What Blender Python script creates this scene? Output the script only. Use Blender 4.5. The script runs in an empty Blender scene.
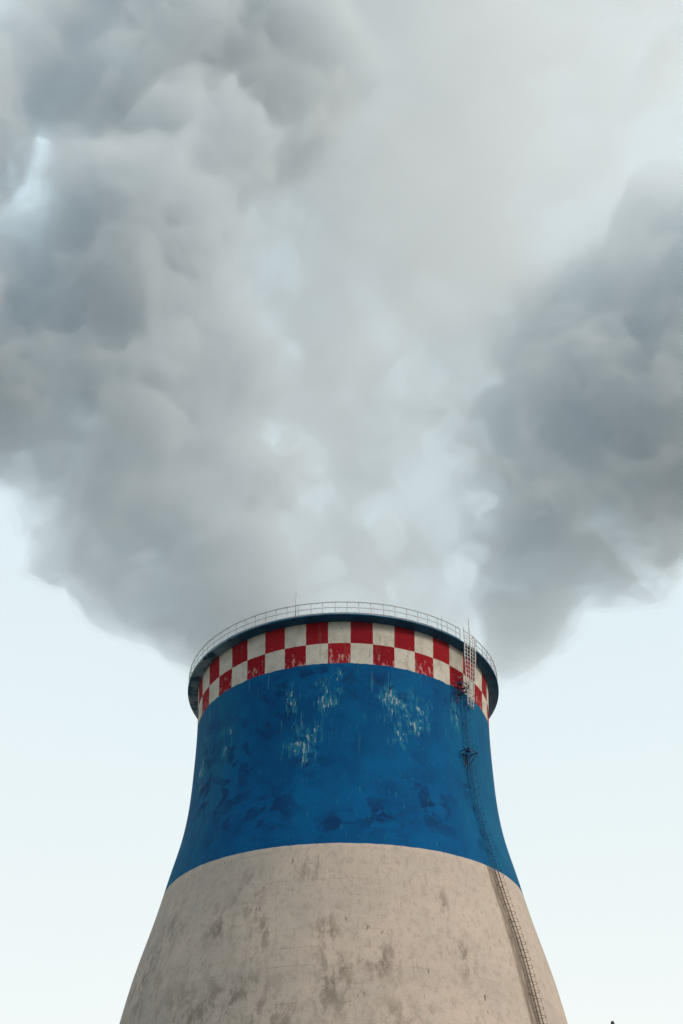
import bpy, bmesh, math, random
import numpy as np
from mathutils import Vector, Matrix, noise
random.seed(7)
R = math.radians
scene = bpy.context.scene
COL = scene.collection

# ------------------------------------------------------------------ helpers
def tag(o, label=None, cat=None, group=None, kind=None):
    for k, v in (('label', label), ('category', cat), ('group', group), ('kind', kind)):
        if v: o[k] = v
    return o

def empty(name, loc=(0, 0, 0), parent=None):
    o = bpy.data.objects.new(name, None); COL.objects.link(o)
    o.location = loc; o.parent = parent
    return o

def link(name, me, mat, parent=None, smooth=False):
    o = bpy.data.objects.new(name, me); COL.objects.link(o)
    if mat: me.materials.append(mat)
    if smooth:
        me.polygons.foreach_set('use_smooth', [True] * len(me.polygons))
    o.parent = parent
    return o

class MB:
    """collects tubes and boxes into one mesh"""
    def __init__(s): s.v = []; s.f = []
    def tube(s, pts, r, n=6, cap=True):
        pts = [Vector(p) for p in pts]; k = len(pts); base = len(s.v)
        for i, p in enumerate(pts):
            a = pts[max(i - 1, 0)]; b = pts[min(i + 1, k - 1)]
            t = (b - a).normalized()
            up = Vector((0, 0, 1)) if abs(t.z) < .9 else Vector((1, 0, 0))
            x = t.cross(up).normalized(); y = x.cross(t).normalized()
            rr = r[i] if isinstance(r, (list, tuple)) else r
            for j in range(n):
                q = 2 * math.pi * j / n
                s.v.append(p + (x * math.cos(q) + y * math.sin(q)) * rr)
        for i in range(k - 1):
            for j in range(n):
                a = base + i * n + j; b = base + i * n + (j + 1) % n
                s.f.append((a, b, b + n, a + n))
        if cap:
            s.f.append(tuple(base + j for j in range(n))[::-1])
            s.f.append(tuple(base + (k - 1) * n + j for j in range(n)))
        return s
    def box(s, c, ax, ay, az):
        c, ax, ay, az = map(Vector, (c, ax, ay, az)); b = len(s.v)
        for i in (-1, 1):
            for j in (-1, 1):
                for k in (-1, 1): s.v.append(c + ax * i + ay * j + az * k)
        for f in ((0, 1, 3, 2), (4, 6, 7, 5), (0, 4, 5, 1), (2, 3, 7, 6), (0, 2, 6, 4), (1, 5, 7, 3)):
            s.f.append(tuple(b + i for i in f))
        return s
    def build(s, name, mat, parent=None, smooth=False):
        me = bpy.data.meshes.new(name)
        me.from_pydata([tuple(v) for v in s.v], [], s.f); me.update()
        bm = bmesh.new(); bm.from_mesh(me); bmesh.ops.recalc_face_normals(bm, faces=bm.faces); bm.to_mesh(me); bm.free()
        return link(name, me, mat, parent, smooth)

# node building
class NT:
    def __init__(s, name):
        s.m = bpy.data.materials.new(name); s.m.use_nodes = True
        s.t = s.m.node_tree; s.n = s.t.nodes; s.n.clear()
        s.out = s.n.new('ShaderNodeOutputMaterial')
    def node(s, typ, ins=None, **kw):
        n = s.n.new(typ)
        for k, v in kw.items(): setattr(n, k, v)
        for k, v in (ins or {}).items(): s.set(n.inputs[k], v)
        return n
    def set(s, sock, v):
        if isinstance(v, bpy.types.NodeSocket): s.t.links.new(v, sock)
        else: sock.default_value = v
    def math(s, op, a, b=0., c=0., clamp=False):
        n = s.n.new('ShaderNodeMath'); n.operation = op; n.use_clamp = clamp
        s.set(n.inputs[0], a); s.set(n.inputs[1], b); s.set(n.inputs[2], c)
        return n.outputs[0]
    def ramp(s, v, a, b, lo=0., hi=1., smooth=True):
        n = s.n.new('ShaderNodeMapRange'); n.interpolation_type = 'SMOOTHSTEP' if smooth else 'LINEAR'
        s.set(n.inputs[0], v); s.set(n.inputs[1], a); s.set(n.inputs[2], b); s.set(n.inputs[3], lo); s.set(n.inputs[4], hi)
        return n.outputs[0]
    def noise(s, vec, scale, detail=3., rough=.55, dist=0., dims='3D'):
        n = s.node('ShaderNodeTexNoise', {'Vector': vec, 'Scale': scale, 'Detail': detail, 'Roughness': rough, 'Distortion': dist})
        return n.outputs['Fac']
    def mix(s, f, a, b, blend='MIX'):
        n = s.n.new('ShaderNodeMix'); n.data_type = 'RGBA'; n.blend_type = blend
        s.set(n.inputs[0], f)
        for i, c in ((6, a), (7, b)):
            s.set(n.inputs[i], c if isinstance(c, bpy.types.NodeSocket) else (*c, 1))
        return n.outputs[2]
    def xyz(s, x=0., y=0., z=0.):
        n = s.n.new('ShaderNodeCombineXYZ')
        for i, v in enumerate((x, y, z)): s.set(n.inputs[i], v)
        return n.outputs[0]
    def uv(s):
        n = s.n.new('ShaderNodeUVMap'); q = s.n.new('ShaderNodeSeparateXYZ')
        s.t.links.new(n.outputs[0], q.inputs[0]); return q.outputs[0], q.outputs[1]
    def spots(s, u, v, lst, wob=None):
        """soft union of elliptical places (theta deg, z, ru, rv): 1 in the middle, 0 outside"""
        acc = None
        for th, z, ru, rv in lst:
            du = s.math('DIVIDE', s.math('SUBTRACT', u, R(th) * UR), ru)
            dv = s.math('DIVIDE', s.math('SUBTRACT', v, z), rv)
            d = s.math('SQRT', s.math('ADD', s.math('MULTIPLY', du, du), s.math('MULTIPLY', dv, dv)))
            g = s.ramp(d, 0., 1., 1., 0.)
            acc = g if acc is None else s.math('MAXIMUM', acc, g)
        return acc
    def surface(s, color, rough=.8, bump=None, bstr=.3, bdist=.02, metal=0., spec=.3):
        b = s.node('ShaderNodeBsdfPrincipled', {'Roughness': rough, 'Metallic': metal, 'Specular IOR Level': spec})
        s.set(b.inputs['Base Color'], color if isinstance(color, bpy.types.NodeSocket) else (*color, 1))
        if bump is not None:
            n = s.node('ShaderNodeBump', {'Height': bump, 'Strength': bstr, 'Distance': bdist})
            s.t.links.new(n.outputs[0], b.inputs['Normal'])
        s.t.links.new(b.outputs[0], s.out.inputs['Surface'])
        return s.m

# ------------------------------------------------------------------ layout
D = 120.85                      # distance of the tower's axis from the camera
CZ = 1.7                        # eye height
UR = 16.0                       # metres of u per radian in the wall's UV map
Z_BLUE, Z_CHECK, Z_PLAT = 48.145, 65.85, 70.12
PROF = [(24, 21.075), (28, 20.255), (32, 19.432), (36, 18.624), (40, 17.76), (43, 16.935), (46, 16.134), (49, 15.419),
        (52, 14.674), (56, 14.093), (60, 13.89), (64, 13.828), (69, 14.041)]
PZ = np.array([z + CZ for z, _ in PROF]); PR = np.array([r for _, r in PROF])
def _spline(K, r):
    n = len(K); h = np.diff(K); A = np.zeros((n, n)); b = np.zeros(n); A[0, 0] = A[-1, -1] = 1
    for i in range(1, n - 1):
        A[i, i - 1] = h[i - 1]; A[i, i] = 2 * (h[i - 1] + h[i]); A[i, i + 1] = h[i]
        b[i] = 6 * ((r[i + 1] - r[i]) / h[i] - (r[i] - r[i - 1]) / h[i - 1])
    return np.linalg.solve(A, b)
PM = _spline(PZ, PR)
def rad(z):
    if z <= PZ[0]: return float(PR[0] + (PZ[0] - z) * .215)
    if z >= PZ[-1]: return float(PR[-1] + (z - PZ[-1]) * .04)
    i = min(int(np.searchsorted(PZ, z)) - 1, len(PZ) - 2); i = max(i, 0)
    h = PZ[i + 1] - PZ[i]; a = PZ[i + 1] - z; c = z - PZ[i]
    return float(PM[i] * a**3 / 6 / h + PM[i + 1] * c**3 / 6 / h + (PR[i] / h - PM[i] * h / 6) * a + (PR[i + 1] / h - PM[i + 1] * h / 6) * c)
def wp(th, z, off=0.):
    """point on the tower's wall: th degrees from the side that faces the camera towards +x"""
    r = rad(z) + off; t = R(th)
    return Vector((r * math.sin(t), -r * math.cos(t), z))

TW = empty('cooling_tower', (0, D, 0))
tag(TW, 'concrete cooling tower with blue upper band and red white checkered rim', 'cooling tower')

# ------------------------------------------------------------------ materials of the wall
def mat_concrete():
    m = NT('weathered_concrete'); u, v = m.uv(); P = m.xyz(u, v, 0.)
    big = m.noise(P, .11, 4, .6); mid = m.noise(P, .6, 5, .6)
    c = m.mix(m.ramp(big, .35, .65), (.525, .428, .360), (.445, .375, .322))
    c = m.mix(m.ramp(mid, .42, .72, 0, .55), c, (.45, .40, .345))
    # formwork lifts: faint level lines and lighter or darker pours
    lift = m.node('ShaderNodeTexWhiteNoise', {'W': m.math('FLOOR', m.math('DIVIDE', v, 1.45))}, noise_dimensions='1D').outputs[0]
    c = m.mix(m.ramp(lift, 0, 1, 0, .16), c, (.25, .225, .20))
    fr = m.math('FRACT', m.math('DIVIDE', m.math('ADD', v, m.math('MULTIPLY', mid, .25)), 1.45))
    line = m.math('MULTIPLY', m.ramp(fr, .0, .07, 1, 0), m.ramp(m.noise(P, .35, 3), .45, .62))
    c = m.mix(m.math('MULTIPLY', line, .10), c, (.20, .175, .15))
    # where dirt gathers
    place = m.spots(u, v, [(-26, 44.2, 2.2, 3.6), (-33, 42, 2.0, 3.0), (-21, 40.5, 1.8, 3.2), (-2, 36.4, 2.8, 5.2), (-4, 40, 1.6, 3.2), (-26, 35.2, 5.0, 4.0), (-17, 33.6, 4.2, 3.6),
                             (-38, 34.8, 5.0, 4.6), (8, 38.0, 2.6, 2.6), (-60, 40, 4, 7), (12, 33, 3, 3), (30, 39, 1.2, 3.5), (26, 43.5, .8, 2.2), (-9, 46, 1.5, 2.4), (-50, 43.5, 2, 3)])
    blot = m.noise(m.xyz(u, m.math('MULTIPLY', v, .42), 3.), 1.25, 6, .72, .25)
    blm = m.math('MULTIPLY', m.ramp(blot, .44, .62), m.math('ADD', m.math('MULTIPLY', place, .95), .07))
    c = m.mix(m.math('MULTIPLY', blm, .78), c, (.145, .112, .088))
    # runs: long thin vertical marks
    st = m.noise(m.xyz(m.math('MULTIPLY', u, 2.6), m.math('MULTIPLY', v, .30), 9.), 1.0, 5, .68)
    stm = m.math('MULTIPLY', m.ramp(st, .57, .72), m.ramp(m.noise(P, .16, 2), .42, .62, .12, 1))
    c = m.mix(m.math('MULTIPLY', stm, .55), c, (.17, .14, .115))
    # short black pocks
    pk = m.noise(m.xyz(m.math('MULTIPLY', u, 3.4), m.math('MULTIPLY', v, .95), 17.), 1.0, 2, .5)
    pkm = m.math('MULTIPLY', m.ramp(pk, .66, .74), m.ramp(m.noise(P, .23, 2), .40, .60, .15, 1))
    c = m.mix(m.math('MULTIPLY', pkm, .75), c, (.085, .07, .058))
    # pale leached patches
    lt = m.noise(m.xyz(u, m.math('MULTIPLY', v, .7), 31.), 1.3, 4, .65)
    c = m.mix(m.ramp(lt, .62, .76, 0, .45), c, (.50, .46, .41))
    # rust stain and the ladder's shadow, painted together as one dark streak
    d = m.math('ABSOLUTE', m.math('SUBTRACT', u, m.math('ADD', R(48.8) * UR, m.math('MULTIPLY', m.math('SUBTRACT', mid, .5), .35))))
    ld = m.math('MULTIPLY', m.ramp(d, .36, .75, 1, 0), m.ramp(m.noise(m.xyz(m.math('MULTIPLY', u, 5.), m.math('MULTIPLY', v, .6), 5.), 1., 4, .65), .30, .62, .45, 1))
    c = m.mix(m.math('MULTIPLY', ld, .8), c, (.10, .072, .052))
    fine = m.noise(P, 7., 4, .7)
    mot = m.noise(m.xyz(u, m.math('MULTIPLY', v, .6), 51.), 2.1, 6, .74)
    c = m.mix(m.ramp(mot, .47, .66, 0, .38), c, (.235, .192, .158))
    # greyer weather film, thickest on the flank away from the ladder
    film = m.math('MULTIPLY', m.ramp(u, 4., -16., 0, 1), m.ramp(m.noise(m.xyz(m.math('MULTIPLY', u, .8), m.math('MULTIPLY', v, .18), 61.), 1., 4, .65), .34, .62, .2, 1))
    c = m.mix(m.math('MULTIPLY', film, .28), c, (.225, .215, .20))
    c = m.mix(m.ramp(fine, .3, .7, 0, .2), c, (.16, .145, .13))
    h = m.math('ADD', m.math('MULTIPLY', fine, .5), m.math('ADD', m.math('MULTIPLY', mid, .6), m.math('MULTIPLY', line, -.4)))
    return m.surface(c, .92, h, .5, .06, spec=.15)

def mat_blue():
    m = NT('peeling_blue_paint'); u, v = m.uv(); P = m.xyz(u, v, 0.)
    n1 = m.noise(P, .22, 4, .6); n2 = m.noise(P, .8, 3, .55)
    c = m.mix(m.ramp(n1, .34, .66), (.001, .084, .222), (.001, .059, .172))
    # thin, greener coat towards both flanks and under the checkers
    au = m.math('ABSOLUTE', u)
    teal = m.math('MULTIPLY', m.ramp(au, 9.5, 15.5), m.ramp(m.noise(m.xyz(m.math('MULTIPLY', u, 1.2), m.math('MULTIPLY', v, .2), 2.), 1., 4, .6), .3, .6, .25, 1))
    c = m.mix(m.math('MULTIPLY', teal, .75), c, (.008, .105, .185))
    # touched-up squares and brush strokes in darker blue
    vo = m.node('ShaderNodeTexVoronoi', {'Vector': m.xyz(m.math('ADD', u, m.math('MULTIPLY', n2, 2.2)), m.math('MULTIPLY', m.math('ADD', v, m.math('MULTIPLY', n1, 3.)), 1.25), 0.), 'Scale': .62, 'Randomness': .9}, distance='CHEBYCHEV')
    cell = m.node('ShaderNodeSeparateColor', {0: vo.outputs['Color']}).outputs[0]
    inside = m.ramp(vo.outputs['Distance'], .30, .40, 1, 0)
    pl = m.spots(u, v, [(-11, 57.5, 3, 4.5), (-40, 56, 4, 10), (-27, 62, 4, 4), (14, 63.4, 6, 2.2), (-12, 64.6, 9, 1.6), (46, 64.5, 4, 2.2), (11, 51, 4, 3), (28, 53, 4, 4), (-58, 58, 3, 8), (-25, 52, 5, 3.5), (48, 54, 1.5, 6), (-2, 50, 3, 2)])
    dk = m.math('MULTIPLY', m.math('MULTIPLY', m.ramp(cell, .30, .36), inside), m.math('ADD', m.math('MULTIPLY', pl, .9), .10))
    c = m.mix(m.math('MULTIPLY', dk, .6), c, (.003, .025, .088))
    bl = m.noise(m.xyz(u, m.math('MULTIPLY', v, 1.3), 8.), .55, 3, .5, .6)
    c = m.mix(m.math('MULTIPLY', m.ramp(bl, .53, .62), m.math('ADD', m.math('MULTIPLY', pl, .85), .12)), c, (.003, .03, .10))
    # peeling: greenish undercoat and bare pale concrete, in vertical flakes
    pp = m.spots(u, v, [(-15.5, 58.4, 2.6, 4.2), (-12.5, 56.9, 2.0, 2.4), (-9, 58.8, 1.4, 2.8), (22, 62.2, 4.4, 3.2), (16.5, 62.8, 3.0, 2.6), (26, 61.2, 3.4, 3.6), (-5.5, 62.2, 2.6, 3.0),
                        (-19, 62.5, 1.4, 2.8), (-47, 60.5, 1.8, 3.5), (19.5, 59.4, 2.0, 2.6), (-2.5, 64.6, 1.2, 1.6), (-64, 60, 2.4, 6), (45, 63, 1.4, 3)])
    brk = m.noise(m.xyz(u, m.math('MULTIPLY', v, .8), 40.), .75, 4, .65)
    pp = m.math('MULTIPLY', pp, m.ramp(brk, .36, .60, .25, 1.15))
    fl = m.noise(m.xyz(m.math('MULTIPLY', u, 3.1), m.math('MULTIPLY', v, .85), 4.), 1., 4, .62)
    fl2 = m.noise(m.xyz(m.math('MULTIPLY', u, 4.6), m.math('MULTIPLY', v, 1.05), 14.), 1., 3, .6)
    lvl = m.math('ADD', fl, m.math('MULTIPLY', m.math('SUBTRACT', pp, 1.), .25))
    c = m.mix(m.ramp(lvl, .34, .50, 0, .75), c, (.02, .15, .23))
    lvl2 = m.math('ADD', fl2, m.math('MULTIPLY', m.math('SUBTRACT', pp, 1.), .27))
    c = m.mix(m.ramp(lvl2, .515, .57, 0, .8), c, (.30, .36, .36))
    # a few pale drips from the checkers above
    dr = m.noise(m.xyz(m.math('MULTIPLY', u, 2.3), m.math('MULTIPLY', v, .16), 21.), 1., 2, .5)
    drm = m.math('MULTIPLY', m.ramp(dr, .67, .73), m.ramp(v, 55., 65.5, 0, .55))
    c = m.mix(drm, c, (.10, .24, .30))
    fine = m.noise(P, 6., 3, .65)
    c = m.mix(m.ramp(fine, .35, .7, 0, .22), c, (.004, .04, .12))
    h = m.math('ADD', m.math('MULTIPLY', n2, .6), m.math('MULTIPLY', fine, .4))
    return m.surface(c, .8, h, .35, .05, spec=.06)

def mat_checker():
    m = NT('checkered_paint'); u, v = m.uv(); P = m.xyz(u, v, 0.)
    w = m.math('MULTIPLY', m.math('SUBTRACT', m.noise(P, 1.6, 3), .5), .10)
    step = R(360 / 44) * UR
    cu = m.math('FLOOR', m.math('ADD', m.math('DIVIDE', m.math('ADD', m.math('SUBTRACT', u, R(2.6) * UR), w), step), 100))
    cv = m.math('FLOOR', m.math('ADD', m.math('DIVIDE', m.math('ADD', m.math('SUBTRACT', v, Z_CHECK + 2.01), w), 2.3), 10))
    # column (-5.6..2.6 deg), top row is white
    par = m.math('MODULO', m.math('ADD', cu, cv), 2.)
    red = m.math('SUBTRACT', 1., par)
    cell = m.node('ShaderNodeTexWhiteNoise', {'Vector': m.xyz(cu, cv, 3.)}, noise_dimensions='3D').outputs[0]
    n1 = m.noise(P, .9, 4, .62); fine = m.noise(P, 5., 4, .7)
    rd = m.mix(m.ramp(cell, 0, 1), (.20, .0025, .010), (.27, .006, .014))
    rd = m.mix(m.ramp(n1, .48, .74, 0, .5), rd, (.17, .006, .010))
    flake = m.noise(m.xyz(m.math('MULTIPLY', u, 2.8), m.math('MULTIPLY', v, 1.3), 6.), 1., 4, .65)
    low = m.ramp(v, Z_CHECK + .2, Z_CHECK + 2.2, .09, -.05)
    rd = m.mix(m.ramp(m.math('ADD', flake, m.math('ADD', low, m.math('MULTIPLY', cell, .05))), .62, .70, 0, .6), rd, (.45, .30, .27))
    wh = m.mix(m.ramp(n1, .4, .68), (.50, .475, .42), (.40, .375, .325))
    grime = m.noise(m.xyz(m.math('MULTIPLY', u, 1.7), m.math('MULTIPLY', v, .5), 12.), 1., 5, .65)
    wh = m.mix(m.ramp(grime, .54, .70, 0, .65), wh, (.24, .215, .18))
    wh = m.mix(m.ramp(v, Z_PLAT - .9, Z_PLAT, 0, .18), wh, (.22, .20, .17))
    c = m.mix(red, wh, rd)
    run = m.noise(m.xyz(m.math('MULTIPLY', u, 2.2), m.math('MULTIPLY', v, .14), 2.), 1., 3, .5)
    c = m.mix(m.ramp(run, .62, .72, 0, .42), c, (.13, .09, .075))
    c = m.mix(m.ramp(fine, .35, .75, 0, .2), c, (.12, .09, .08))
    return m.surface(c, .8, fine, .3, .03, spec=.04)

def mat_plain(name, col, col2, scale=1.5, rough=.6, metal=0., lo=.4, hi=.65):
    m = NT(name); tc = m.node('ShaderNodeTexCoord')
    n = m.noise(tc.outputs['Object'], scale, 4, .6)
    return m.surface(m.mix(m.ramp(n, lo, hi), col, col2), rough, n, .2, .02, metal)

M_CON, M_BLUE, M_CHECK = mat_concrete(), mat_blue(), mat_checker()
M_IN = mat_plain('damp_concrete', (.16, .155, .15), (.10, .10, .098), .4, .8)
def mat_platform():
    m = NT('dark_blue_gallery_paint'); tc = m.node('ShaderNodeTexCoord'); P = tc.outputs['Object']
    n = m.noise(P, .9, 4, .6)
    c = m.mix(m.ramp(n, .4, .65), (.004, .090, .19), (.003, .055, .12))
    n2 = m.noise(P, 1.6, 5, .7)
    c = m.mix(m.ramp(n2, .55, .68, 0, .6), c, (.03, .10, .15))
    # pale wet reflection, painted into the colour of the gallery's left part
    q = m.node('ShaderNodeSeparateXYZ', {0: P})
    wet_sheen = m.math('MULTIPLY', m.ramp(q.outputs[0], -8.5, -12.5), m.ramp(m.noise(P, .55, 4, .6), .36, .54))
    c = m.mix(m.math('MULTIPLY', wet_sheen, .7), c, (.36, .52, .60))
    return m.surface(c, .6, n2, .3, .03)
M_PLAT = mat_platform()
M_RAIL = mat_plain('galvanised_rail', (.44, .45, .46), (.28, .29, .30), 2., .5, .0)
M_WHITE = mat_plain('worn_white_ladder_paint', (.62, .62, .60), (.36, .35, .34), 3., .6)
M_NAVY = mat_plain('navy_bracket_paint', (.003, .022, .075), (.003, .012, .04), 2., .5)
def mat_ladder():
    m = NT('ladder_paint_and_rust'); tc = m.node('ShaderNodeTexCoord'); P = tc.outputs['Object']
    q = m.node('ShaderNodeSeparateXYZ', {0: P})
    n = m.noise(P, 2., 4, .6)
    rust = m.mix(m.ramp(n, .4, .65), (.15, .10, .072), (.085, .056, .042))
    blue = m.mix(m.ramp(n, .4, .65), (.002, .075, .20), (.008, .11, .24))
    f = m.ramp(m.math('ADD', q.outputs[2], n), Z_BLUE + .3, Z_BLUE + .7)
    return m.surface(m.mix(f, rust, blue), .65)
M_LAD = mat_ladder()

# ------------------------------------------------------------------ shell of the tower
NSEG = 528
def lathe(name, rings, mat, parent, wob=None, closed=False):
    """rings: [(r, z)]; UV u = angle * UR (seam at the far side), v = z"""
    n = len(rings); verts = []; uvs = []
    for i, (r, z) in enumerate(rings):
        for j in range(NSEG + 1):
            t = -math.pi + 2 * math.pi * j / NSEG
            zz = z + (wob[i](t) if wob and i in wob else 0.)
            rj = r + rad(zz) - rad(z)
            verts.append((rj * math.sin(t), -rj * math.cos(t), zz)); uvs.append((t * UR, zz))
    faces = []
    for i in range(n - 1):
        for j in range(NSEG):
            a = i * (NSEG + 1) + j; b = a + NSEG + 1
            faces.append((a, a + 1, b + 1, b))
    me = bpy.data.meshes.new(name); me.from_pydata(verts, [], faces)
    l = me.uv_layers.new(name='UVMap')
    li = np.zeros(len(me.loops), dtype=np.int32); me.loops.foreach_get('vertex_index', li)
    l.data.foreach_set('uv', np.array(uvs, dtype=np.float32)[li].ravel())
    me.update()
    return link(name, me, mat, parent, smooth=True)

def edge(seed, amp):
    return lambda t: amp * noise.fractal(Vector((math.sin(t) * 22, math.cos(t) * 22, seed)), .7, 2., 4)
_eb, e_chk = edge(3.3, .03), edge(8.1, .07)
e_blue = lambda t: _eb(t) + .62 * math.sin(t)**2     # the paint line is not quite level
zs = lambda a, b, st: list(np.linspace(a, b, max(2, int(round((b - a) / st)) + 1)))
rg = [(rad(z), z) for z in zs(0., Z_BLUE, .8)]
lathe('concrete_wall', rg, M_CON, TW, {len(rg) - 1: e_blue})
rg = [(rad(z), z) for z in zs(Z_BLUE, Z_CHECK, .6)]
lathe('blue_band', rg, M_BLUE, TW, {0: e_blue, len(rg) - 1: e_chk})
Z_RIM = Z_PLAT + .35
rg = [(rad(z), z) for z in zs(Z_CHECK, Z_RIM, .55)] + [(rad(Z_RIM) - .30, Z_RIM)]
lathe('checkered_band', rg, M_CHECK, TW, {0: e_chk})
rg = [(rad(z) - .30, z) for z in zs(0., Z_RIM, 2.)]
lathe('inner_wall', rg[::-1], M_IN, TW)

# gallery around the rim: floor slab, outer lip, brackets
RP = 15.0
rw = rad(Z_PLAT) + .004
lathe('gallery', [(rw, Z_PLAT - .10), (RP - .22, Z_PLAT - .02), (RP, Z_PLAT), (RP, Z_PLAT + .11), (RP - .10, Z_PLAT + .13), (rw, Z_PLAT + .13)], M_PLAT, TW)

# ------------------------------------------------------------------ railing of the gallery
RL = RP - .06; Z_FL = Z_PLAT + .13
GAP = (45.4, 52.8)               # opening where the ladder arrives
RAIL = empty('railing', (0, 0, 0), TW)
def ringpts(z, r, a0, a1, n):
    return [(r * math.sin(R(a0 + (a1 - a0) * i / n)), -r * math.cos(R(a0 + (a1 - a0) * i / n)), z) for i in range(n + 1)]
def sag(pts, amp, s):
    return [(x, y, z + amp * noise.noise(Vector((x * .5, y * .5, s)))) for x, y, z in pts]
for name, dz, rr_ in (('handrail', 1.24, .040), ('middle_rail', .66, .026), ('toe_rail', .10, .05)):
    MB().tube(sag(ringpts(Z_FL + dz, RL, GAP[1], GAP[0] + 360, 240), .03, dz * 7), rr_, 6).build(name, M_RAIL, RAIL, True)
post = None
NP = 86
for k in range(NP):
    a = k * 360 / NP + 1.3
    if GAP[0] - .5 < a < GAP[1] + .5: continue
    a += random.uniform(-.18, .18)
    if post is None:
        o = post = MB().tube([(0, 0, 0), (0, 0, 1.22)], .034, 6).build('post', M_RAIL, RAIL)
    else:
        o = post.copy(); COL.objects.link(o); o.parent = RAIL
    o.location = (RL * math.sin(R(a)), -RL * math.cos(R(a)), Z_FL)
    o.rotation_euler = (R(random.uniform(-2, 2)), R(random.uniform(-2, 2)), 0)
for a in (GAP[0], GAP[1]):
    o = post.copy(); COL.objects.link(o); o.parent = RAIL
    o.location = (RL * math.sin(R(a)), -RL * math.cos(R(a)), Z_FL)

def rod(a, h, r0):
    x, y = RL * math.sin(R(a)), -RL * math.cos(R(a))
    b = MB().tube([(x, y, Z_FL), (x, y, Z_FL + h * .55), (x + .03, y, Z_FL + h)], [r0, r0 * .7, r0 * .35], 6)
    return b.build('lightning_rod', M_RAIL, TW, True)
rod(-16.6, 3.0, .055); rod(36.5, 2.0, .035); rod(140, 3.2, .045); rod(-110, 3.2, .045)

# ------------------------------------------------------------------ ladder
TH = 50.5
LAD = empty('ladder', (0, 0, 0), TW)
hw = .27
def dth(z, m): return math.degrees(m / rad(z))
LZ0, LZ1 = 17., 65.2
for s in (-1, 1):
    MB().tube([wp(TH + dth(z, s * hw), z, .20) for z in zs(LZ0, LZ1, 1.2)], .036, 6).build('stringer', M_LAD, LAD, True)
k = 0; z = LZ0 + .25
while z < LZ1 and k < 99:
    MB().tube([wp(TH + dth(z, -hw), z, .20), wp(TH + dth(z, hw), z, .20)], .018, 5).build('rung', M_LAD, LAD); z += .5; k += 1
z = 20.
while z < LZ1:
    pts = []
    for q in np.linspace(-1.15, 1.15, 13) * math.pi / 1.9:
        pts.append(wp(TH + dth(z, .40 * math.sin(q)), z + .0, .30 + .36 * math.cos(q)))
    pts = [wp(TH + dth(z, -hw), z, .20)] + pts + [wp(TH + dth(z, hw), z, .20)]
    MB().tube(pts, .015, 5).build('cage_hoop', M_LAD, LAD); z += .66
for q in (-.8, .8):
    MB().tube([wp(TH + dth(z, .40 * math.sin(q * 1.3)), z, .30 + .36 * math.cos(q * 1.3)) for z in zs(20., 64.9, 1.2)], .010, 5).build('cage_bar', M_LAD, LAD)
z = 19.
while z < LZ1:
    for s in (-1, 1):
        MB().tube([wp(TH + dth(z, s * hw), z, -.05), wp(TH + dth(z, s * hw), z, .20)], .03, 5).build('wall_bracket', M_LAD, LAD)
    z += 3.1
# white head frame that carries the ladder past the gallery
HEAD = empty('ladder_head', (0, 0, 0), TW)
def hp(s, z):
    f = min(max((z - 64.4) / 4.2, 0), 1)
    off = .35 + .95 * f
    th = 53.6 - 4.6 * f
    return wp(th + dth(z, s * (.40 + .34 * f)), z, off) if z < Z_PLAT else \
        Vector((*(Vector(((rad(Z_PLAT) + off) * math.sin(R(th + dth(Z_PLAT, s * .74))), -(rad(Z_PLAT) + off) * math.cos(R(th + dth(Z_PLAT, s * .74)))))), z))
for s, zt in ((-1, 71.5), (0, 72.9), (1, 71.2)):
    MB().tube([hp(s, z) for z in zs(64.4, zt, .45)], .062, 6).build('stringer', M_WHITE, HEAD, True)
for s in (-.5, .5):
    MB().tube([hp(s, z) for z in zs(64.9, 70.9, .45)], .03, 6).build('stringer', M_WHITE, HEAD, True)
z = 64.7
while z < 71.2:
    MB().tube([hp(-1, z), hp(0, z), hp(1, z)], .036, 5).build('rung', M_WHITE, HEAD); z += .36
for z in (65.6, 67.0):
    for s in (-1, 1):
        b = hp(s, z); w = Vector((b.x, b.y, 0)).normalized() * (rad(z) - .05)
        MB().tube([b, (w.x, w.y, z)], .04, 5).build('wall_bracket', M_WHITE, HEAD)

# ------------------------------------------------------------------ two dark brackets left of the ladder
def bracket(th, z, seed, spread, broken):
    rng = random.Random(seed)
    t = R(th); er = Vector((math.sin(t), -math.cos(t), 0)); et = Vector((math.cos(t), math.sin(t), 0)); ez = Vector((0, 0, 1))
    o = wp(th, z); b = MB()
    P = lambda a, r_, h: o + et * a + er * r_ + ez * h
    w, d = spread, .95
    b.tube([P(-w, 0, .55), P(-w, d, .55), P(w, d, .55), P(w, 0, .55)], .042, 6)
    b.tube([P(-w, d * .5, .56), P(w, d * .5, .56)], .036, 6)
    b.tube([P(-w, d, .55), P(-.15, -.05, -.95)], .036, 6).tube([P(w, d, .55), P(.15, -.05, -.95)], .036, 6)
    b.tube([P(-w, d * .6, .55), P(w * .6, 0, -.5)], .032, 6).tube([P(w, d * .6, .55), P(-w * .6, 0, -.5)], .032, 6)
    b.tube([P(-.15, 0.02, -1.05), P(-.15, 0.02, .55)], .036, 6).tube([P(.15, 0.02, -1.05), P(.15, 0.02, .55)], .036, 6)
    b.box(P(-.12, .50, .60), et * .16, er * .2, ez * .05)
    if broken:
        for i in range(6):
            a0 = rng.uniform(-w, w * .5)
            st = P(a0, rng.uniform(.1, .5), rng.uniform(-.5, .4))
            b.tube([st, st + et * rng.uniform(.5, 1.9) + er * rng.uniform(.0, .5) + ez * rng.uniform(.2, .9)], [.045, .025], 5)
    return b.build('bracket', M_NAVY, TW)
tag(bracket(48.9, 58.9, 1, .62, False), 'small navy bracket on the middle of the blue band')
tag(bracket(47.4, 65.5, 4, .62, True), 'broken navy bracket with splayed bars under the checkers')

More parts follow.
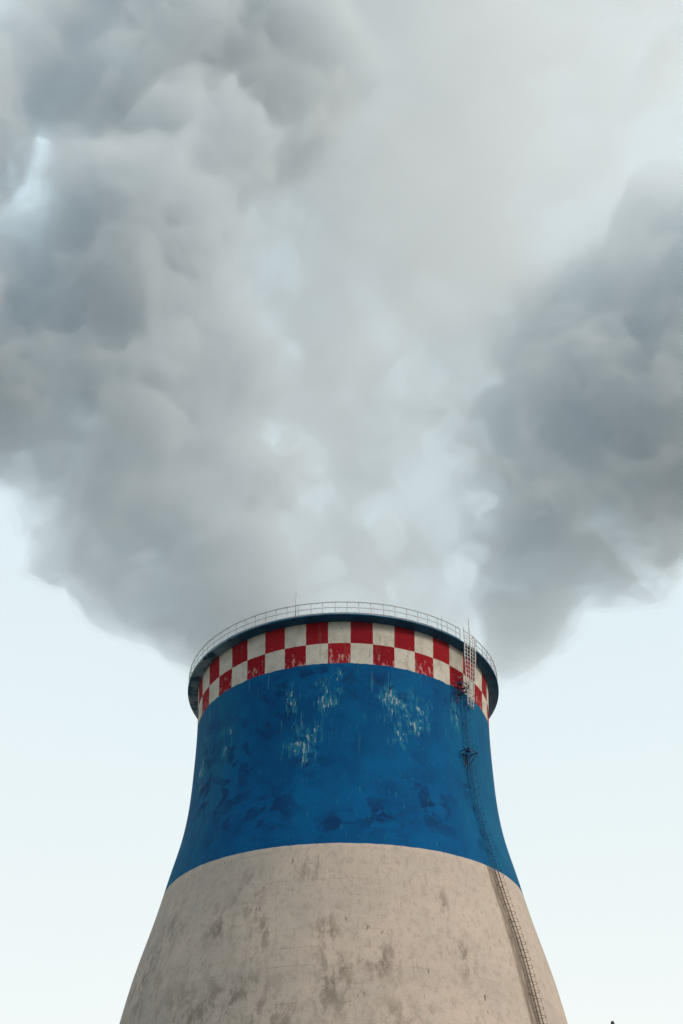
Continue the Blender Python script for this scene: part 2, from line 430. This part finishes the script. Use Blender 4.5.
# ------------------------------------------------------------------ steam
def surface_nets(F, org, h):
    """closed surface of F > 0 on a regular grid, one vertex per crossed cell"""
    nx, ny, nz = F.shape
    S = F > 0
    cnt = np.zeros((nx - 1, ny - 1, nz - 1), np.int8); acc = np.zeros(cnt.shape + (3,), np.float32)
    idx = lambda d, n: slice(d, n - 1 + d)
    C = [(i, j, k) for i in (0, 1) for j in (0, 1) for k in (0, 1)]
    for p in C:
        for ax in range(3):
            if p[ax]: continue
            q = list(p); q[ax] = 1
            A = F[idx(p[0], nx), idx(p[1], ny), idx(p[2], nz)]; B = F[idx(q[0], nx), idx(q[1], ny), idx(q[2], nz)]
            m = (A > 0) != (B > 0)
            t = np.where(m, A / np.where(m, A - B, 1), 0)
            cnt += m
            for c in range(3):
                acc[..., c] += np.where(m, (t if c == ax else p[c]), 0)
    cell = cnt > 0
    ids = -np.ones(cnt.shape, np.int64); ids[cell] = np.arange(cell.sum())
    ii = np.stack(np.nonzero(cell), 1)
    V = (ii + acc[cell] / cnt[cell][:, None]) * h + np.array(org)
    quads = []
    for ax in range(3):
        o1, o2 = (ax + 1) % 3, (ax + 2) % 3
        sl0 = [slice(1, -1)] * 3; sl0[ax] = slice(0, -1); sl1 = list(sl0); sl1[ax] = slice(1, None)
        a, b = S[tuple(sl0)], S[tuple(sl1)]
        e = np.stack(np.nonzero(a != b), 1)
        flip = a[a != b]
        e = e + np.array([0 if k == ax else 1 for k in range(3)])
        def cid(d1, d2):
            g = e.copy(); g[:, o1] += d1; g[:, o2] += d2
            return ids[g[:, 0], g[:, 1], g[:, 2]]
        q = np.stack([cid(-1, -1), cid(0, -1), cid(0, 0), cid(-1, 0)], 1)
        q[~flip] = q[~flip][:, ::-1]
        quads.append(q)
    return V, np.concatenate(quads)

def steam_field(blobs, h, seed, amp, waves):
    """signed depth inside a cluster of rounded billows, roughened by band-passed turbulence"""
    B = np.array(blobs); lo = (B[:, :3] - B[:, 3:]).min(0) - 7; hi = (B[:, :3] + B[:, 3:]).max(0) + 7
    lo[2] = max(lo[2], Z_RIM - 5)
    lo = np.maximum(lo, (-105, 60, 0)); hi = np.minimum(hi, (105, 175, 232))
    n = np.ceil((hi - lo) / h).astype(int)
    X, Y, Z = np.meshgrid(*[(lo[i] + h * np.arange(n[i])).astype(np.float32) for i in range(3)], indexing='ij')
    s = np.full(X.shape, -1e3, np.float32)
    K = 2.2
    for x, y, z, r in B:
        d = r - np.sqrt((X - x)**2 + (Y - y)**2 + (Z - z)**2)
        m = np.maximum(s, d); s = m + np.maximum(K - np.abs(s - d), 0)**2 / (4 * K)
    rng = np.random.default_rng(seed)
    W = np.fft.rfftn(rng.standard_normal(X.shape, dtype=np.float32))
    kx, ky, kz = [np.fft.fftfreq(n[i], h).astype(np.float32) for i in (0, 1)] + [np.fft.rfftfreq(n[2], h).astype(np.float32)]
    k = np.sqrt(kx[:, None, None]**2 + ky[None, :, None]**2 + kz[None, None, :]**2) + 1e-6
    t = np.zeros_like(s); low = None; broad = None
    for wl, a in waves:
        g = np.fft.irfftn(W * np.exp(-(np.log(k * wl) / .42)**2), s=X.shape).astype(np.float32)
        g /= g.std()
        if low is None: low = g
        t += a * (.80 - np.abs(g))               # billows: round outside, creased between
        if wl > 10: broad = t.copy()             # the same without its small lumps
        elif wl > 6: broad += .3 * a * (.80 - np.abs(g))
    calm = np.clip((Z - Z_RIM) / 16., .12, 1.)
    f = s + amp * t * calm
    f2 = s + amp * broad * calm
    # inside the mouth the steam fills the shell and no more
    rad_ = np.hypot(X, Y - D)
    f, f2 = [np.where(Z < Z_RIM + 1.0, np.minimum(q, np.where(rad_ < RP + .6, 13.2 - rad_, q)), q) for q in (f, f2)]
    for ax in range(3):                            # closed at the grid's faces
        sl = [slice(None)] * 3
        for e in (0, -1):
            sl[ax] = e
            for q in (f, f2): q[tuple(sl)] = np.minimum(q[tuple(sl)], -9.)
    return f, lo, low, t, f2

def steam_mesh(name, f, lo, h, mat, parent):
    V, Q = surface_nets(f, lo + h * 0, h)
    me = bpy.data.meshes.new(name)
    me.vertices.add(len(V)); me.vertices.foreach_set('co', V.astype(np.float32).ravel())
    me.loops.add(Q.size); me.loops.foreach_set('vertex_index', Q.astype(np.int32).ravel())
    me.polygons.add(len(Q)); me.polygons.foreach_set('loop_start', np.arange(0, Q.size, 4, dtype=np.int32))
    me.update(calc_edges=True); me.validate()
    return link(name, me, mat, parent, smooth=True)

def mat_steam(name, dens, col, aniso=.2, hetero=None):
    m = NT(name)
    pv = m.node('ShaderNodeVolumePrincipled', {'Color': (*col, 1), 'Anisotropy': aniso, 'Density': dens})
    if hetero:
        tc = m.node('ShaderNodeTexCoord')
        n = m.noise(tc.outputs['Object'], hetero[0], 4, .58, .4)
        m.set(pv.inputs['Density'], m.ramp(n, hetero[1], hetero[2], dens * hetero[3], dens * hetero[4]))
    m.t.links.new(pv.outputs[0], m.out.inputs['Volume'])
    return m.m

FPX, PIT = 1422., R(37)
def place(lst, dy):
    """(px, py, radius px, y) written as a direction from the eye and a distance -> world sphere"""
    out = []
    for px, py, rp, y in lst:
        dx = (px - 343.2) / FPX; u = (512 - py) / FPX
        d = Vector((dx, math.cos(PIT) - u * math.sin(PIT), math.sin(PIT) + u * math.cos(PIT)))
        t = (y + dy) / d.y
        p = d * t
        out.append((p.x, p.y, p.z + CZ, rp * t / FPX))
    return out

PL = empty('steam_plume', (0, 0, 0))
tag(PL, 'billowing grey white steam plume rising from the cooling tower mouth', 'steam', kind='stuff')
core = [(612, 25, 80, 118), (590, 60, 60, 122), (455, 610, 55, 122), (235, 610, 55, 122), (343, 655, 128, 121), (343, 590, 135, 121), (350, 530, 140, 121), (370, 460, 140, 123), (400, 380, 150, 124), (420, 280, 170, 126), (330, 220, 160, 126), (480, 170, 180, 128),
        (560, 90, 130, 130), (620, 10, 120, 130), (450, 50, 170, 130), (320, 330, 140, 124), (640, 190, 120, 128), (330, 80, 160, 128), (330, -80, 170, 128), (520, -90, 190, 130)]
left = [(66, 502, 26, 118), (172, 616, 30, 122), (278, 500, 28, 117), (72, 560, 31, 115), (88, 532, 18, 115), (94, 588, 29, 116), (126, 608, 25, 117), (154, 622, 20, 118), (176, 644, 18, 120), (104, 500, 16, 115), (82, 168, 36, 112), (238, 570, 52, 114), (228, 604, 40, 116), (222, 645, 26, 122), (196, 628, 32, 121), (235, 480, 55, 115), (66, 448, 44, 113), (255, 632, 42, 120), (215, 612, 48, 119), (158, 580, 54, 117), (116, 558, 47, 116), (150, 505, 80, 115), (205, 550, 72, 116), (124, 490, 42, 115), (70, 415, 62, 113), (165, 430, 95, 113),
        (20, 385, 75, 112), (110, 340, 105, 112), (200, 350, 75, 113), (10, 285, 72, 110), (140, 245, 105, 110), (200, 160, 85, 111), (140, 110, 70, 111), (25, 75, 62, 110), (60, 50, 70, 112), (290, 110, 60, 113), (190, 40, 88, 110),
        (300, 45, 80, 112), (90, -50, 90, 109), (260, -60, 90, 110), (-70, 330, 110, 110), (-90, 120, 110, 108), (250, 480, 45, 116), (50, 425, 30, 113), (20, 440, 30, 112)]
right = [(590, 520, 50, 118), (650, 530, 45, 117), (520, 520, 45, 119), (670, 230, 60, 116), (505, 600, 28, 121), (500, 655, 22, 121), (530, 560, 40, 120), (620, 560, 36, 118), (512, 640, 26, 121), (535, 600, 42, 120), (585, 545, 52, 119), (560, 500, 72, 118), (640, 490, 72, 118), (700, 420, 115, 117), (600, 410, 92, 117), (545, 425, 66, 117), (650, 320, 88, 116),
         (715, 280, 85, 115), (575, 345, 70, 117), (790, 330, 130, 115), (760, 210, 60, 115)]
WV = [(30., 1.3), (15., 1.6), (7.5, 1.2), (3.8, .7), (2.0, .25)]
H = .65
M_CORE = mat_steam('pale_steam', .014, (.972, .98, .985))
M_MID = mat_steam('pearl_steam', .056, (.885, .912, .938))
M_WISP = mat_steam('wispy_steam', .045, (.90, .92, .945))
M_THIN = mat_steam('thin_grey_steam', .11, (.838, .888, .922))
M_DENSE = mat_steam('dense_grey_steam', .065, (.725, .788, .845))
M_SOFT = mat_steam('soft_grey_steam', .034, (.785, .835, .875))
f, lo, low, t, f2 = steam_field(place(core, 0), .9, 12, 1., WV)
steam_mesh('pale_steam', f + 3., lo, .9, M_CORE, PL)
g = steam_field(place(core, 0), .9, 23, 1., [(34., 2.6), (17., 2.0), (8.5, 1.2), (4.2, .6)])[3]
def carve(shape, lo, h, lst):
    # hollows in the cloud where the light comes through, longer than they are wide
    X, Y, Z = np.meshgrid(*[(lo[i] + h * np.arange(shape[i])).astype(np.float32) for i in range(3)], indexing='ij')
    c = np.full(shape, 1e3, np.float32)
    for x, y, z, r in lst:
        c = np.minimum(c, np.sqrt((X - x)**2 + ((Y - y) / 4.5)**2 + (Z - z)**2) - r)
    return c
hol = carve(f.shape, lo, .9, place([(600, 70, 70, 128), (565, 150, 66, 127), (520, 220, 36, 124), (640, 170, 50, 126), (600, -20, 80, 128), (420, 400, 54, 120), (440, 455, 42, 119), (400, 330, 36, 120), (290, 305, 38, 120), (262, 440, 34, 118), (345, 555, 36, 119), (600, 240, 40, 122)], 0))
steam_mesh('pearl_billow', np.minimum(np.minimum(f - 3., 2.2 * g + .3), 1.0 * hol + .9 * g), lo, .9, M_MID, PL)
for lst, sd, md in ((left, 5, M_DENSE), (right, 6, M_SOFT)):
    f, lo, low, t, f2 = steam_field(place(lst, 0), H, sd, 1., WV)
    zz = lo[2] + H * np.arange(f.shape[2], dtype=np.float32)
    steam_mesh('wispy_billow', f + .6 + .2 * t, lo, H, M_WISP, PL)
    steam_mesh('thin_billow', f + .1, lo, H, M_THIN, PL)
    steam_mesh('dense_billow', f2 - (2.4 - .5 * low) * np.interp(zz, [72, 85, 125, 155], [.45, 1., 1., 1.8]), lo, H, md, PL)

# ------------------------------------------------------------------ slender pole right of the tower
pole = MB().tube([(11.1, 60, 0), (11.1, 60, 10), (11.1, 60, 20.17)], [.16, .11, .05], 10).build('lighting_pole', mat_plain('dark_pole_steel', (.03, .032, .035), (.02, .02, .022), 2., .5), None, True)
pole.name = 'pole'
tag(pole, 'dark tip of a slender pole standing right of the tower', 'pole')
MB().tube([(11.1, 60, 20.15), (11.1, 60, 20.19), (11.1, 60, 20.29), (11.1, 60, 20.37), (11.1, 60, 20.40)], [.04, .07, .085, .06, .02], 12).build('finial', pole.data.materials[0], pole, True)

# ------------------------------------------------------------------ ground
def mat_ground():
    m = NT('gravel_yard'); tc = m.node('ShaderNodeTexCoord'); P = tc.outputs['Object']
    n = m.noise(P, .05, 5, .6); n2 = m.noise(P, 3., 4, .7)
    c = m.mix(m.ramp(n, .4, .6), (.10, .095, .085), (.075, .080, .060))
    c = m.mix(m.ramp(n2, .4, .7, 0, .4), c, (.06, .058, .055))
    return m.surface(c, .95, n2, .4, .05)
me = bpy.data.meshes.new('ground')
S = 6000.
me.from_pydata([(-S, -S, 0), (S, -S, 0), (S, S, 0), (-S, S, 0)], [], [(0, 1, 2, 3)])
tag(link('ground', me, mat_ground()), kind='structure')

# ------------------------------------------------------------------ sky and sun
SUN_AZ, SUN_EL = 64., 26.        # degrees: sun to the right of and behind the camera
w = bpy.data.worlds.new('World'); scene.world = w; w.use_nodes = True
nt = w.node_tree; nt.nodes.clear()
N = nt.nodes.new
sky = N('ShaderNodeTexSky'); sky.sky_type = 'NISHITA'; sky.sun_disc = False
sky.sun_elevation = R(SUN_EL); sky.sun_rotation = R(180 - SUN_AZ)
sky.dust_density = 4.; sky.air_density = 1.2; sky.ozone_density = 1.
tc = N('ShaderNodeTexCoord'); sp = N('ShaderNodeSeparateXYZ'); nt.links.new(tc.outputs['Generated'], sp.inputs[0])
mr = N('ShaderNodeMapRange'); nt.links.new(sp.outputs[2], mr.inputs[0])
mr.inputs[1].default_value = .25; mr.inputs[2].default_value = .72
cl = N('ShaderNodeMix'); cl.data_type = 'RGBA'
nt.links.new(mr.outputs[0], cl.inputs[0])
cl.inputs[6].default_value = (10.4, 10.75, 10.35, 1)      # milky overcast near the horizon
cl.inputs[7].default_value = (7.0, 9.0, 9.95, 1)       # thinner, bluer higher up
nz = N('ShaderNodeTexNoise'); nz.inputs['Scale'].default_value = 2.2; nz.inputs['Detail'].default_value = 5.
nt.links.new(tc.outputs['Generated'], nz.inputs['Vector'])
vr = N('ShaderNodeMapRange'); nt.links.new(nz.outputs['Fac'], vr.inputs[0])
vr.inputs[1].default_value = .38; vr.inputs[2].default_value = .66; vr.inputs[3].default_value = 0.; vr.inputs[4].default_value = .32
veil = N('ShaderNodeMix'); veil.data_type = 'RGBA'
nt.links.new(vr.outputs[0], veil.inputs[0]); nt.links.new(cl.outputs[2], veil.inputs[6]); veil.inputs[7].default_value = (9.1, 9.9, 10.2, 1)
mx = N('ShaderNodeMix'); mx.data_type = 'RGBA'; mx.inputs[0].default_value = .88
nt.links.new(sky.outputs[0], mx.inputs[6]); nt.links.new(veil.outputs[2], mx.inputs[7])
bg = N('ShaderNodeBackground'); bg.inputs[1].default_value = .1
ow = N('ShaderNodeOutputWorld')
nt.links.new(mx.outputs[2], bg.inputs[0]); nt.links.new(bg.outputs[0], ow.inputs[0])

sl = bpy.data.lights.new('sun', 'SUN'); sl.energy = 2.35; sl.angle = R(14); sl.color = (1., .86, .72)
so = bpy.data.objects.new('sun', sl); COL.objects.link(so)
dirv = Vector((math.sin(R(SUN_AZ)) * math.cos(R(SUN_EL)), -math.cos(R(SUN_AZ)) * math.cos(R(SUN_EL)), math.sin(R(SUN_EL))))
so.rotation_euler = dirv.to_track_quat('Z', 'Y').to_euler(); so.location = (60, -40, 120)

# ------------------------------------------------------------------ camera and render settings
cd = bpy.data.cameras.new('camera'); cam = bpy.data.objects.new('camera', cd); COL.objects.link(cam)
cam.location = (-.17, 0, CZ); cam.rotation_euler = (R(90 + 37), 0, 0)
cd.sensor_fit = 'VERTICAL'; cd.sensor_height = 36.; cd.lens = FPX / 1024 * 36
cd.clip_end = 20000.
scene.camera = cam
scene.view_settings.view_transform = 'Standard'; scene.view_settings.look = 'None'
scene.view_settings.exposure = 0.; scene.view_settings.gamma = 1.
c = scene.cycles
c.use_denoising = True
c.max_bounces = 12; c.volume_bounces = 6; c.diffuse_bounces = 4; c.transparent_max_bounces = 16
c.volume_step_rate = 1.; c.volume_max_steps = 256
